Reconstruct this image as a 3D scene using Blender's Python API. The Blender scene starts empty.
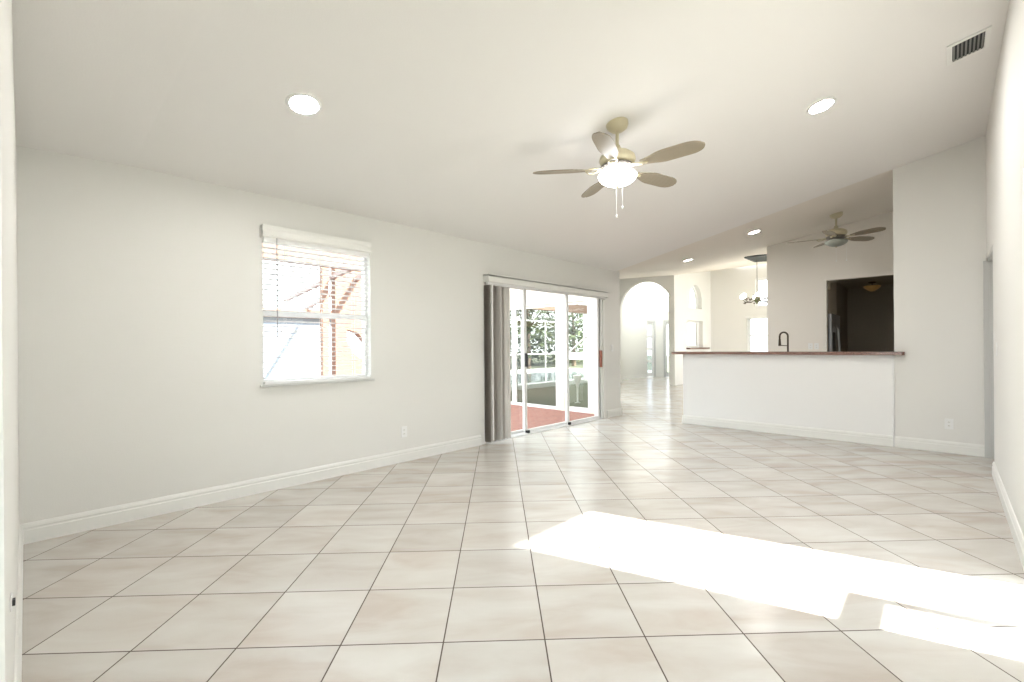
import bpy, bmesh, math, random
from mathutils import Vector, Matrix
from mathutils.geometry import tessellate_polygon
random.seed(7)
SC = bpy.context.scene
COL = SC.collection
PI = math.pi

# ------------------------------------------------------------------ camera
CAM_H = 1.2
F_PX, YAW, ROLL = 449.17, 0.77092, -0.00843
cam_d = bpy.data.cameras.new('camera')
cam_d.sensor_width = 36.0
cam_d.lens = F_PX / 1024 * 36
cam_d.shift_y = 6.5 / 1024
cam_d.clip_start = 0.02
cam_d.clip_end = 300
cam = bpy.data.objects.new('camera', cam_d)
COL.objects.link(cam)
fw = Vector((math.cos(YAW), math.sin(YAW), 0))
rt = Vector((math.sin(YAW), -math.cos(YAW), 0))
up = Vector((0, 0, 1))
r2 = rt * math.cos(ROLL) + up * math.sin(ROLL)
u2 = -rt * math.sin(ROLL) + up * math.cos(ROLL)
cam.matrix_world = Matrix(((r2.x, u2.x, -fw.x, 0), (r2.y, u2.y, -fw.y, 0), (r2.z, u2.z, -fw.z, CAM_H), (0, 0, 0, 1)))
SC.camera = cam

# ------------------------------------------------------------------ sky, sun, exposure
SKY_STRENGTH = 3.4
SUN_STRENGTH = 18.0
LAMP_BOWL = 14.0
LAMP_CAN = 225.0
w = bpy.data.worlds.new('sky')
SC.world = w
w.use_nodes = True
bgn = w.node_tree.nodes['Background']
bgn.inputs[0].default_value = (0.90, 0.95, 1.0, 1)
bgn.inputs[1].default_value = SKY_STRENGTH
sd = bpy.data.lights.new('sun', 'SUN')
sd.energy = SUN_STRENGTH
sd.color = (1.0, 0.965, 0.91)
sd.angle = math.radians(0.9)
sun = bpy.data.objects.new('sun', sd)
COL.objects.link(sun)
sun.rotation_euler = Vector((-0.285, 1.0, -0.90)).to_track_quat('-Z', 'Y').to_euler()
vs = SC.view_settings
vs.view_transform = 'Standard'
vs.look = 'None'
vs.exposure = 0.55
vs.gamma = 1.0
vs.use_curve_mapping = False

# ------------------------------------------------------------------ materials
def mat(name, col, rough=0.6, metal=0.0, emit=None, estr=0.0, noise=0.0, nscale=8.0, bump=0.0, bscale=200.0, coat=0.0, trans=0.0):
    m = bpy.data.materials.new(name)
    m.use_nodes = True
    nt = m.node_tree
    b = nt.nodes['Principled BSDF']
    b.inputs['Base Color'].default_value = (*col, 1)
    b.inputs['Roughness'].default_value = rough
    b.inputs['Metallic'].default_value = metal
    if coat: b.inputs['Coat Weight'].default_value = coat
    if trans: b.inputs['Transmission Weight'].default_value = trans
    if emit:
        b.inputs['Emission Color'].default_value = (*emit, 1)
        b.inputs['Emission Strength'].default_value = estr
    tc = nt.nodes.new('ShaderNodeTexCoord')
    if noise:
        n = nt.nodes.new('ShaderNodeTexNoise')
        n.inputs['Scale'].default_value = nscale
        n.inputs['Detail'].default_value = 5
        nt.links.new(tc.outputs['Object'], n.inputs['Vector'])
        mx = nt.nodes.new('ShaderNodeMix'); mx.data_type = 'RGBA'
        mx.inputs['A'].default_value = tuple(c * (1 - noise) for c in col) + (1,)
        mx.inputs['B'].default_value = tuple(min(1, c * (1 + noise)) for c in col) + (1,)
        nt.links.new(n.outputs['Fac'], mx.inputs['Factor'])
        nt.links.new(mx.outputs['Result'], b.inputs['Base Color'])
    if bump:
        n2 = nt.nodes.new('ShaderNodeTexNoise')
        n2.inputs['Scale'].default_value = bscale
        n2.inputs['Detail'].default_value = 3
        nt.links.new(tc.outputs['Object'], n2.inputs['Vector'])
        bp = nt.nodes.new('ShaderNodeBump')
        bp.inputs['Strength'].default_value = bump
        bp.inputs['Distance'].default_value = 0.002
        nt.links.new(n2.outputs['Fac'], bp.inputs['Height'])
        nt.links.new(bp.outputs['Normal'], b.inputs['Normal'])
    return m

def glass_mat(name, tint=(0.95, 0.97, 0.96), refl=0.06, rough=0.0):
    m = bpy.data.materials.new(name)
    m.use_nodes = True
    nt = m.node_tree
    for n in list(nt.nodes): nt.nodes.remove(n)
    out = nt.nodes.new('ShaderNodeOutputMaterial')
    t = nt.nodes.new('ShaderNodeBsdfTransparent'); t.inputs[0].default_value = (*tint, 1)
    g = nt.nodes.new('ShaderNodeBsdfGlossy'); g.inputs['Roughness'].default_value = rough
    lw = nt.nodes.new('ShaderNodeFresnel'); lw.inputs['IOR'].default_value = 1.45
    ma = nt.nodes.new('ShaderNodeMath'); ma.operation = 'ADD'; ma.inputs[1].default_value = refl - 0.04
    ma.use_clamp = True
    mx = nt.nodes.new('ShaderNodeMixShader')
    ge = nt.nodes.new('ShaderNodeNewGeometry')
    inv = nt.nodes.new('ShaderNodeMath'); inv.operation = 'SUBTRACT'; inv.inputs[0].default_value = 1.0
    mu = nt.nodes.new('ShaderNodeMath'); mu.operation = 'MULTIPLY'
    nt.links.new(ge.outputs['Backfacing'], inv.inputs[1])
    nt.links.new(lw.outputs[0], ma.inputs[0])
    nt.links.new(ma.outputs[0], mu.inputs[0]); nt.links.new(inv.outputs[0], mu.inputs[1])
    nt.links.new(mu.outputs[0], mx.inputs[0])
    nt.links.new(t.outputs[0], mx.inputs[1])
    nt.links.new(g.outputs[0], mx.inputs[2])
    nt.links.new(mx.outputs[0], out.inputs[0])
    return m

def tile_mat():
    m = bpy.data.materials.new('ceramic floor tile')
    m.use_nodes = True
    nt = m.node_tree; N = nt.nodes; L = nt.links
    b = N['Principled BSDF']
    TH, TS = 0.802, 0.41482
    e1 = (math.sin(TH), -math.cos(TH)); e2 = (math.cos(TH), math.sin(TH))
    ox, oy = -1.231 * 1.2, 1.533 * 1.2
    tc = N.new('ShaderNodeTexCoord')
    sep = N.new('ShaderNodeSeparateXYZ'); L.new(tc.outputs['Object'], sep.inputs[0])
    def M(op, a, b_=None, c=None):
        n = N.new('ShaderNodeMath'); n.operation = op
        for i, v in enumerate((a, b_, c)):
            if v is None: continue
            if isinstance(v, (int, float)): n.inputs[i].default_value = v
            else: L.new(v, n.inputs[i])
        return n.outputs[0]
    def axis(e, o):
        a = M('MULTIPLY', sep.outputs[0], e[0] / TS)
        a = M('MULTIPLY_ADD', sep.outputs[1], e[1] / TS, a)
        return M('ADD', a, 100 - o / TS)
    u = axis(e1, ox); v = axis(e2, oy)
    def edge(t):
        f = M('FRACT', t)
        return M('MINIMUM', f, M('SUBTRACT', 1.0, f))
    d = M('MINIMUM', edge(u), edge(v))
    mr = N.new('ShaderNodeMapRange'); mr.interpolation_type = 'SMOOTHSTEP'
    L.new(d, mr.inputs[0]); mr.inputs[1].default_value = 0.0055; mr.inputs[2].default_value = 0.0085
    tile = mr.outputs[0]
    comb = N.new('ShaderNodeCombineXYZ')
    L.new(M('FLOOR', u), comb.inputs[0]); L.new(M('FLOOR', v), comb.inputs[1])
    wn = N.new('ShaderNodeTexWhiteNoise'); wn.noise_dimensions = '2D'; L.new(comb.outputs[0], wn.inputs['Vector'])
    # streaky clouding, direction differs tile by tile
    cu = N.new('ShaderNodeCombineXYZ')
    L.new(M('MULTIPLY', u, 0.9), cu.inputs[0]); L.new(M('MULTIPLY', v, 2.6), cu.inputs[1])
    off = N.new('ShaderNodeVectorMath'); off.operation = 'SCALE'; L.new(wn.outputs['Color'], off.inputs[0]); off.inputs['Scale'].default_value = 37.0
    ad = N.new('ShaderNodeVectorMath'); ad.operation = 'ADD'; L.new(cu.outputs[0], ad.inputs[0]); L.new(off.outputs[0], ad.inputs[1])
    no = N.new('ShaderNodeTexNoise'); no.inputs['Scale'].default_value = 0.9; no.inputs['Detail'].default_value = 6
    no.inputs['Distortion'].default_value = 0.5
    L.new(ad.outputs[0], no.inputs['Vector'])
    cr = N.new('ShaderNodeValToRGB')
    cr.color_ramp.elements[0].position = 0.30; cr.color_ramp.elements[0].color = (0.525, 0.465, 0.41, 1)
    cr.color_ramp.elements[1].position = 0.68; cr.color_ramp.elements[1].color = (0.63, 0.61, 0.57, 1)
    e = cr.color_ramp.elements.new(0.48); e.color = (0.58, 0.545, 0.50, 1)
    L.new(no.outputs['Fac'], cr.inputs[0])
    br = N.new('ShaderNodeMix'); br.data_type = 'RGBA'; br.blend_type = 'MULTIPLY'; br.inputs['Factor'].default_value = 1.0
    val = M('MULTIPLY_ADD', wn.outputs['Value'], 0.09, 0.93)
    cv = N.new('ShaderNodeCombineColor'); [L.new(val, cv.inputs[i]) for i in range(3)]
    L.new(cr.outputs[0], br.inputs['A']); L.new(cv.outputs[0], br.inputs['B'])
    mx = N.new('ShaderNodeMix'); mx.data_type = 'RGBA'
    mx.inputs['A'].default_value = (0.085, 0.06, 0.045, 1)
    L.new(tile, mx.inputs['Factor']); L.new(br.outputs['Result'], mx.inputs['B'])
    L.new(mx.outputs['Result'], b.inputs['Base Color'])
    rr = N.new('ShaderNodeMapRange'); L.new(tile, rr.inputs[0]); rr.inputs[3].default_value = 0.8; rr.inputs[4].default_value = 0.24
    L.new(rr.outputs[0], b.inputs['Roughness'])
    n2 = N.new('ShaderNodeTexNoise'); n2.inputs['Scale'].default_value = 45; n2.inputs['Detail'].default_value = 4
    L.new(tc.outputs['Object'], n2.inputs['Vector'])
    hgt = M('MULTIPLY_ADD', n2.outputs['Fac'], 0.35, tile)
    bp = N.new('ShaderNodeBump'); bp.inputs['Strength'].default_value = 0.35; bp.inputs['Distance'].default_value = 0.002
    L.new(hgt, bp.inputs['Height']); L.new(bp.outputs[0], b.inputs['Normal'])
    return m

def brick_mat():
    m = bpy.data.materials.new('red brick paver')
    m.use_nodes = True
    nt = m.node_tree; N = nt.nodes; L = nt.links
    tc = N.new('ShaderNodeTexCoord')
    bt = N.new('ShaderNodeTexBrick')
    bt.inputs['Scale'].default_value = 4.5
    bt.inputs['Color1'].default_value = (0.24, 0.075, 0.05, 1)
    bt.inputs['Color2'].default_value = (0.30, 0.115, 0.08, 1)
    bt.inputs['Mortar'].default_value = (0.26, 0.19, 0.16, 1)
    bt.inputs['Mortar Size'].default_value = 0.012
    L.new(tc.outputs['Object'], bt.inputs['Vector'])
    L.new(bt.outputs[0], N['Principled BSDF'].inputs['Base Color'])
    N['Principled BSDF'].inputs['Roughness'].default_value = 0.7
    return m

def granite_mat():
    m = bpy.data.materials.new('brown granite')
    m.use_nodes = True
    nt = m.node_tree; N = nt.nodes; L = nt.links
    tc = N.new('ShaderNodeTexCoord')
    vo = N.new('ShaderNodeTexNoise'); vo.inputs['Scale'].default_value = 90; vo.inputs['Detail'].default_value = 6
    L.new(tc.outputs['Object'], vo.inputs['Vector'])
    cr = N.new('ShaderNodeValToRGB')
    cr.color_ramp.elements[0].position = 0.35; cr.color_ramp.elements[0].color = (0.10, 0.05, 0.04, 1)
    cr.color_ramp.elements[1].position = 0.7; cr.color_ramp.elements[1].color = (0.42, 0.25, 0.20, 1)
    L.new(vo.outputs['Fac'], cr.inputs[0]); L.new(cr.outputs[0], N['Principled BSDF'].inputs['Base Color'])
    N['Principled BSDF'].inputs['Roughness'].default_value = 0.12
    return m

def leaf_mat():
    m = mat('foliage', (0.075, 0.10, 0.04), rough=0.7, noise=0.5, nscale=2.5)
    return m

def blade_mat():
    m = bpy.data.materials.new('woven fan blade')
    m.use_nodes = True
    nt = m.node_tree; N = nt.nodes; L = nt.links
    tc = N.new('ShaderNodeTexCoord')
    wv = N.new('ShaderNodeTexWave'); wv.inputs['Scale'].default_value = 22; wv.inputs['Distortion'].default_value = 1.5
    wv.bands_direction = 'Y'
    L.new(tc.outputs['Object'], wv.inputs['Vector'])
    cr = N.new('ShaderNodeValToRGB')
    cr.color_ramp.elements[0].color = (0.22, 0.18, 0.125, 1); cr.color_ramp.elements[1].color = (0.34, 0.29, 0.215, 1)
    L.new(wv.outputs['Fac'], cr.inputs[0]); L.new(cr.outputs[0], N['Principled BSDF'].inputs['Base Color'])
    N['Principled BSDF'].inputs['Roughness'].default_value = 0.42
    return m

WALL = mat('cream wall paint', (0.79, 0.78, 0.745), 0.75, bump=0.25, bscale=160)
CEIL = mat('ceiling paint', (0.83, 0.81, 0.785), 0.85, bump=0.3, bscale=120)
TRIM = mat('trim paint', (0.83, 0.825, 0.79), 0.35)
WHITE = mat('white enamel', (0.86, 0.86, 0.85), 0.35)
VINYL = mat('white aluminium frame', (0.84, 0.84, 0.83), 0.3)
TILE = tile_mat()
BRICK = brick_mat()
GRANITE = granite_mat()
GLASS = glass_mat('clear glass')
SCREEN = glass_mat('grey insect screen', (0.66, 0.66, 0.64), 0.04)
TAUPE_UNLIT = mat('unlit room taupe', (0.38, 0.33, 0.265), 0.8)  # darkness of the unlit room put into the surface colour
STEEL = mat('stainless steel', (0.55, 0.56, 0.58), 0.3, 0.85)
BLACK = mat('black plastic', (0.02, 0.02, 0.022), 0.4)
BRONZE = mat('oil rubbed bronze', (0.10, 0.075, 0.055), 0.35, 0.7)
FANBODY = mat('antique cream enamel', (0.56, 0.50, 0.34), 0.35, noise=0.12, nscale=20)
FANDARK = mat('aged bronze band', (0.20, 0.18, 0.16), 0.4, 0.3)
BLADE = blade_mat()
BOWL_ON = mat('lit frosted bowl', (0.9, 0.9, 0.9), 0.4, emit=(0.97, 0.98, 1.0), estr=LAMP_BOWL)
BOWL_OFF = mat('frosted bowl', (0.30, 0.32, 0.28), 0.3)
AMBER = mat('amber alabaster bowl', (0.42, 0.26, 0.10), 0.35, emit=(0.8, 0.45, 0.12), estr=0.035)
LENS_ON = mat('lit downlight lens', (0.9, 0.9, 0.9), 0.4, emit=(1.0, 0.985, 0.955), estr=LAMP_CAN)
GLOBE_ON = mat('lit glass globe', (0.9, 0.9, 0.9), 0.4, emit=(1.0, 0.98, 0.94), estr=9.0)
BLIND = mat('white blind slat', (0.86, 0.86, 0.86), 0.45)
VANE = mat('pvc vertical vane', (0.74, 0.71, 0.67), 0.5)
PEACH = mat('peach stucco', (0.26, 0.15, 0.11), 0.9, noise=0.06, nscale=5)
STUCCO = mat('cream stucco', (0.82, 0.77, 0.66), 0.9, bump=0.3, bscale=60)
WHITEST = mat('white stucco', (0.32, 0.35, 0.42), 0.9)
LEAF = leaf_mat()
BARK = mat('bark', (0.20, 0.15, 0.11), 0.9)
GRASSM = mat('lawn', (0.10, 0.11, 0.07), 0.95, noise=0.3, nscale=3)
POOL = mat('pool water', (0.24, 0.30, 0.31), 0.08)
CONC = mat('grey concrete', (0.25, 0.26, 0.27), 0.9, noise=0.1, nscale=4)
FASCIA = mat('brown fascia', (0.36, 0.24, 0.19), 0.8)
DARKV = mat('dark vent interior', (0.035, 0.04, 0.04), 0.8)
REDWOOD = mat('reddish wooden handle', (0.30, 0.10, 0.06), 0.4)
FROST = mat('seeded door glass', (0.85, 0.9, 0.95), 0.2, trans=0.9)

# ------------------------------------------------------------------ mesh helpers
def link(name, bm, m, parent=None, smooth=False, loc=None):
    me = bpy.data.meshes.new(name)
    bmesh.ops.recalc_face_normals(bm, faces=bm.faces)
    bm.to_mesh(me); bm.free()
    for x in (m if isinstance(m, (list, tuple)) else [m]): me.materials.append(x)
    if smooth:
        for p in me.polygons: p.use_smooth = True
    o = bpy.data.objects.new(name, me)
    COL.objects.link(o)
    if loc: o.location = loc
    if parent: o.parent = parent
    return o
def tag(o, label, cat, group=None, kind=None):
    o['label'] = label; o['category'] = cat
    if group: o['group'] = group
    if kind: o['kind'] = kind
    return o
def thing(name, label, cat, loc=(0, 0, 0), rotz=0, group=None):
    o = bpy.data.objects.new(name, None); COL.objects.link(o)
    o.empty_display_size = 0.1
    o.location = loc; o.rotation_euler = (0, 0, rotz)
    return tag(o, label, cat, group)
def struct(o):
    o['kind'] = 'structure'; return o
def copy_tree(o, parent=None):
    c = o.copy(); COL.objects.link(c)
    if parent: c.parent = parent
    for ch in o.children: copy_tree(ch, c)
    return c
def add_box(bm, x0, x1, y0, y1, z0, z1, bev=0.0):
    v = [bm.verts.new((x, y, z)) for x in (x0, x1) for y in (y0, y1) for z in (z0, z1)]
    fs = [bm.faces.new([v[i] for i in q]) for q in ((0, 1, 3, 2), (4, 6, 7, 5), (0, 4, 5, 1), (2, 3, 7, 6), (0, 2, 6, 4), (1, 5, 7, 3))]
    if bev:
        ed = set(e for f in fs for e in f.edges)
        bmesh.ops.bevel(bm, geom=list(ed), offset=bev, segments=2, affect='EDGES', profile=0.5)
def box(name, x0, x1, y0, y1, z0, z1, m, parent=None, bev=0.0):
    bm = bmesh.new(); add_box(bm, x0, x1, y0, y1, z0, z1, bev)
    return link(name, bm, m, parent)
def add_tube(bm, pts, r, seg=8, cap=True):
    pts = [Vector(p) for p in pts]
    rs = r if isinstance(r, (list, tuple)) else [r] * len(pts)
    rings = []; ref = None
    for i, p in enumerate(pts):
        t = (pts[min(i + 1, len(pts) - 1)] - pts[max(i - 1, 0)]).normalized()
        if ref is None:
            ref = t.orthogonal().normalized()
        ref = (ref - t * ref.dot(t)).normalized()
        b = t.cross(ref)
        rings.append([bm.verts.new(p + (ref * math.cos(2 * PI * k / seg) + b * math.sin(2 * PI * k / seg)) * rs[i]) for k in range(seg)])
    for a, b in zip(rings, rings[1:]):
        for k in range(seg):
            bm.faces.new((a[k], a[(k + 1) % seg], b[(k + 1) % seg], b[k]))
    if cap:
        bm.faces.new(rings[0][::-1]); bm.faces.new(rings[-1])
def add_lathe(bm, prof, seg=24, c=(0, 0, 0)):
    rings = []
    for r, z in prof:
        if r < 1e-5: rings.append([bm.verts.new((c[0], c[1], c[2] + z))])
        else: rings.append([bm.verts.new((c[0] + r * math.cos(2 * PI * k / seg), c[1] + r * math.sin(2 * PI * k / seg), c[2] + z)) for k in range(seg)])
    for a, b in zip(rings, rings[1:]):
        for k in range(seg):
            if len(a) == 1 and len(b) == 1: continue
            if len(a) == 1: bm.faces.new((a[0], b[k], b[(k + 1) % seg]))
            elif len(b) == 1: bm.faces.new((a[k], a[(k + 1) % seg], b[0]))
            else: bm.faces.new((a[k], a[(k + 1) % seg], b[(k + 1) % seg], b[k]))
def add_sheet(bm, O, U, V, N, thick, outline, holes=()):
    """solid slab: outline (u,v) polygon with holes, extruded along N by thick"""
    O, U, V, N = map(Vector, (O, U, V, N))
    loops = [list(outline)] + [list(h) for h in holes]
    flat = [p for lp in loops for p in lp]
    tris = tessellate_polygon([[Vector((p[0], p[1], 0)) for p in lp] for lp in loops])
    A = [bm.verts.new(O + U * p[0] + V * p[1]) for p in flat]
    B = [bm.verts.new(O + U * p[0] + V * p[1] + N * thick) for p in flat]
    for t in tris:
        try:
            bm.faces.new([A[i] for i in t]); bm.faces.new([B[i] for i in reversed(t)])
        except ValueError: pass
    k = 0
    for lp in loops:
        n = len(lp)
        for i in range(n):
            a, b = k + i, k + (i + 1) % n
            bm.faces.new((A[a], A[b], B[b], B[a]))
        k += n
def sheet(name, O, U, V, N, thick, outline, holes, m, parent=None):
    bm = bmesh.new(); add_sheet(bm, O, U, V, N, thick, outline, holes)
    return link(name, bm, m, parent)
def rect(a, b, c, d): return [(a, c), (b, c), (b, d), (a, d)]
X, Y, Z = (1, 0, 0), (0, 1, 0), (0, 0, 1)
def add_profile(bm, p0, p1, nrm, prof):
    """extrude profile [(out, z)] from p0 to p1; nrm = direction into the room"""
    p0, p1, n = Vector(p0), Vector(p1), Vector(nrm)
    a = [bm.verts.new(p0 + n * o + Vector((0, 0, z))) for o, z in prof]
    b = [bm.verts.new(p1 + n * o + Vector((0, 0, z))) for o, z in prof]
    k = len(prof)
    for i in range(k):
        j = (i + 1) % k
        bm.faces.new((a[i], a[j], b[j], b[i]))
    bm.faces.new(a[::-1]); bm.faces.new(b)
BASEP = [(0, 0), (0.016, 0), (0.016, 0.082), (0.012, 0.088), (0.012, 0.096), (0.015, 0.1), (0.012, 0.112), (0.006, 0.124), (0, 0.126)]
def baseboard(name, segs):
    bm = bmesh.new()
    for p0, p1, n in segs: add_profile(bm, p0, p1, n, BASEP)
    return struct(link(name, bm, TRIM))

# ------------------------------------------------------------------ room dimensions
A = 4.148; B = -0.294; D = 6.892; XB = -0.137
HL = 2.512; SL = 0.19956
def zc(y): return HL + SL * (A - y)

# floor (one slab under the room, kitchen and hall)
struct(sheet('floor', (0, 0, 0), X, Y, Z, -0.05,
      [(XB, -0.32), (2.56, B), (2.56, -0.44), (3.42, -0.44), (3.42, B), (5.98, B), (5.98, -0.45), (D, -0.45), (D, B), (17.6, B), (17.6, 9.2), (13.2, 8.75), (7.02, A + 0.15), (XB, A + 0.02)], [], TILE))

# left wall with window and patio door openings
struct(sheet('wall_left', (0, A, 0), X, Z, Y, 0.16, [(XB - 0.14, 0), (3.80, 0), (3.80, 2.09), (6.44, 2.09), (6.44, 0), (7.0, 0), (7.0, HL + 0.1), (XB - 0.14, HL + 0.1)],
      [rect(1.258, 2.24, 0.90, 2.215)], WALL))
# right wall : tall glazed door (sunlit, beside the photographer) and a side doorway near the far corner
struct(sheet('wall_right', (0, B, 0), X, Z, Y, -0.14,
      [(XB - 0.14, 0), (2.56, 0), (2.56, 2.08), (3.42, 2.08), (3.42, 0), (5.98, 0), (5.98, 2.10), (D, 2.10), (D, 0), (D + 0.12, 0), (D + 0.12, 3.75), (XB - 0.14, 3.75)], [], WALL))
# back wall behind the camera; its wide glazed door is added for fill light
BU = (-0.025, 1, 0); XW = XB + 0.025 * A   # the back wall runs very slightly out of square
struct(sheet('wall_back', (XW, 0, 0), BU, Z, X, -0.14,
      [(B - 0.14, 0), (0.10, 0), (0.10, 2.1), (1.42, 2.1), (1.42, 0), (A + 0.16, 0), (A + 0.16, HL + .1), (B - 0.14, 3.6)], [], WALL))
# far wall piece with the outlet
struct(sheet('wall_far', (D, 0, 0), Y, Z, X, 0.14, [(B - 0.14, 0), (0.455, 0), (0.455, 3.36), (B - 0.14, 3.5)], [], WALL))
# bar half wall
bm = bmesh.new(); add_box(bm, D - 0.002, D + 0.14, 0.456, 2.975, 0, 1.072)
struct(link('wall_bar', bm, mat('white half wall paint', (0.87, 0.865, 0.85), 0.6)))
bm = bmesh.new(); add_box(bm, D - 0.012, D - 0.002, 0.458, 0.475, 0.0, 1.07, 0.003)
struct(link('trim_1', bm, WHITE))

# main ceiling: broad vault plus the gently dropping strip by the back wall
bm = bmesh.new()
c0 = (0.402, A); c1 = (0.80, B)
def slab(pts, t=0.12, n=None):
    lo = [bm.verts.new(p) for p in pts]; hi = [bm.verts.new((p[0], p[1], p[2] + t)) for p in pts]
    bm.faces.new(lo); bm.faces.new(hi[::-1])
    for i in range(len(pts)):
        j = (i + 1) % len(pts); bm.faces.new((lo[i], lo[j], hi[j], hi[i]))
slab([(c0[0], A + 0.1, zc(A + 0.1)), (D, A + 0.1, zc(A + 0.1)), (D, B - 0.14, zc(B - 0.14)), (0.80, B - 0.14, zc(B - 0.14))])
slab([(XB - 0.1, A + 0.1, zc(A + 0.1) - 0.034), (c0[0], A + 0.1, zc(A + 0.1)), (0.80, B - 0.14, zc(B - 0.14)), (XB - 0.1, B - 0.14, zc(B - 0.14) - 0.052)])
struct(link('ceiling', bm, CEIL))
# kitchen and hall ceiling
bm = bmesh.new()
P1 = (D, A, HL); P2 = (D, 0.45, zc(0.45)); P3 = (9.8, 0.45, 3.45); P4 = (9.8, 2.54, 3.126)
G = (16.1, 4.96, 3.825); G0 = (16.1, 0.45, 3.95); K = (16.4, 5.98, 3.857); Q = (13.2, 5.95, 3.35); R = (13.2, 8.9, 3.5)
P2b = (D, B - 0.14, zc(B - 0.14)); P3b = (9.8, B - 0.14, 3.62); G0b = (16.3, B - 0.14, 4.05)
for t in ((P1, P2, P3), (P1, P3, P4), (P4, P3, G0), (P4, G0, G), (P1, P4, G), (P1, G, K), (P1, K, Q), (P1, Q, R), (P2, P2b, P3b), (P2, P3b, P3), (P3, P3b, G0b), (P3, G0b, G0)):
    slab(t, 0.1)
struct(link('ceiling_kitchen', bm, mat('shade toned tan ceiling', (0.79, 0.74, 0.67), 0.85, bump=0.3, bscale=120)))  # dimmer kitchen light put into a darker tan than the main ceiling
# foyer ceiling above the arch, its skylight opening added to brighten the foyer
struct(sheet('ceiling_foyer', (13.3, 5.9, 4.3), X, Y, Z, 0.1, rect(0, 4.7, 0, 3.7), [rect(0.3, 3.2, 0.5, 2.7)], CEIL))
struct(sheet('added_skylight', (13.3, 5.9, 4.36), X, Y, Z, 0.01, rect(0.25, 3.25, 0.45, 2.75), [], GLASS))  # unseen skylight, added so daylight brightens the foyer

# baseboards
baseboard('baseboard_left', [((XB, A, 0), (3.70, A, 0), (0, -1, 0)), ((6.56, A, 0), (7.016, A, 0), (0, -1, 0)), ((7.0, A, 0), (7.0, A + 0.16, 0), (1, 0, 0))])
baseboard('baseboard_far', [((D, 0.456, 0), (D, B, 0), (-1, 0, 0)), ((D - 0.002, 0.476, 0), (D - 0.002, 2.975, 0), (-1, 0, 0)), ((D - 0.018, 2.975, 0), (D + 0.14, 2.975, 0), (0, 1, 0))])
baseboard('baseboard_right', [((3.52, B, 0), (5.98, B, 0), (0, 1, 0)), ((XB, B, 0), (2.46, B, 0), (0, 1, 0))])
baseboard('baseboard_back', [((XW - 0.0362, 1.45, 0), (XB, A, 0), (1, 0, 0))])

# ------------------------------------------------------------------ openings: trims and doors
def casing_x(name, y, x0, x1, zt, wdt=0.09, side=1, th=0.018):
    """door casing lying on a wall of constant Y"""
    return struct(sheet(name, (0, y, 0), X, Z, Y, th * side, [(x0 - wdt, 0), (x0, 0), (x0, zt), (x1, zt), (x1, 0), (x1 + wdt, 0), (x1 + wdt, zt + wdt), (x0 - wdt, zt + wdt)], [], TRIM))
casing_x('trim_2', B, 2.56, 3.42, 2.08, 0.075)
# glazed door in the right wall that lets the sun in
def glazed_door(name, O, U, N, wd, ht, st=0.07, bars=(), hbars=(), mfr=WHITE, gl=GLASS, base=0.12, top=0.1):
    d = struct(sheet(name, O, U, Z, N, 0.04, rect(0, wd, 0.01, ht), [rect(st, wd - st, base, ht - top)], mfr))
    O_, U_, N_ = Vector(O), Vector(U), Vector(N)
    sheet('pane', O_ + N_ * 0.018, U, Z, N, 0.004, rect(st - 0.005, wd - st + 0.005, base - 0.005, ht - top + 0.005), [], gl, d)
    if bars or hbars:
        bm = bmesh.new()
        for u in bars: add_sheet(bm, O_ + N_ * 0.008, U, Z, N, 0.024, rect(u - 0.012, u + 0.012, base, ht - top), [])
        for z in hbars: add_sheet(bm, O_ + N_ * 0.010, U, Z, N, 0.020, rect(st, wd - st, z - 0.012, z + 0.012), [])
        link('muntin', bm, mfr, d)
    return d
d1 = struct(sheet('door_1', (2.56, B - 0.09, 0), X, Z, Y, 0.045, rect(0, 0.86, 0.0, 2.08), [rect(0.03, 0.83, 0.03, 2.05)], WHITE))
sheet('pane', (2.56, B - 0.07, 0), X, Z, Y, 0.004, rect(0.025, 0.835, 0.025, 2.055), [], GLASS, d1)
# doorway at the end of the right wall with a closed white door set back
bm = bmesh.new()
add_box(bm, 6.855, D - 0.001, B - 0.13, -0.268, 0.0, 2.07, 0.004)
add_box(bm, 6.835, 6.86, B - 0.13, B - 0.018, 0.0, 2.07, 0.003)
add_box(bm, 5.98, D - 0.001, B - 0.13, B - 0.004, 2.06, 2.099)
struct(link('trim_3', bm, mat('shaded grey door jamb', (0.56, 0.56, 0.54), 0.4)))  # the jamb's shadow is put into this grey
bm = bmesh.new()
add_sheet(bm, (0, B - 0.13, 0), X, Z, Y, 0.04, rect(5.985, 6.835, 0.0, 2.06), [rect(6.08, 6.34, 0.25, 0.95), rect(6.44, 6.70, 0.25, 0.95), rect(6.08, 6.34, 1.1, 1.9), rect(6.44, 6.70, 1.1, 1.9)])
add_box(bm, 6.05, 6.73, B - 0.125, B - 0.10, 0.2, 1.95)
d2 = struct(link('door_2', bm, WHITE))
bm = bmesh.new(); add_lathe(bm, [(0, 0), (0.026, 0.004), (0.03, 0.02), (0.022, 0.038), (0.01, 0.045), (0.01, 0.06)], 16)
bmesh.ops.rotate(bm, verts=bm.verts, cent=(0, 0, 0), matrix=Matrix.Rotation(PI / 2, 3, 'X'))
link('door_handle', bm, STEEL, d2, True, (6.06, B - 0.045, 0.95))
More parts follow.
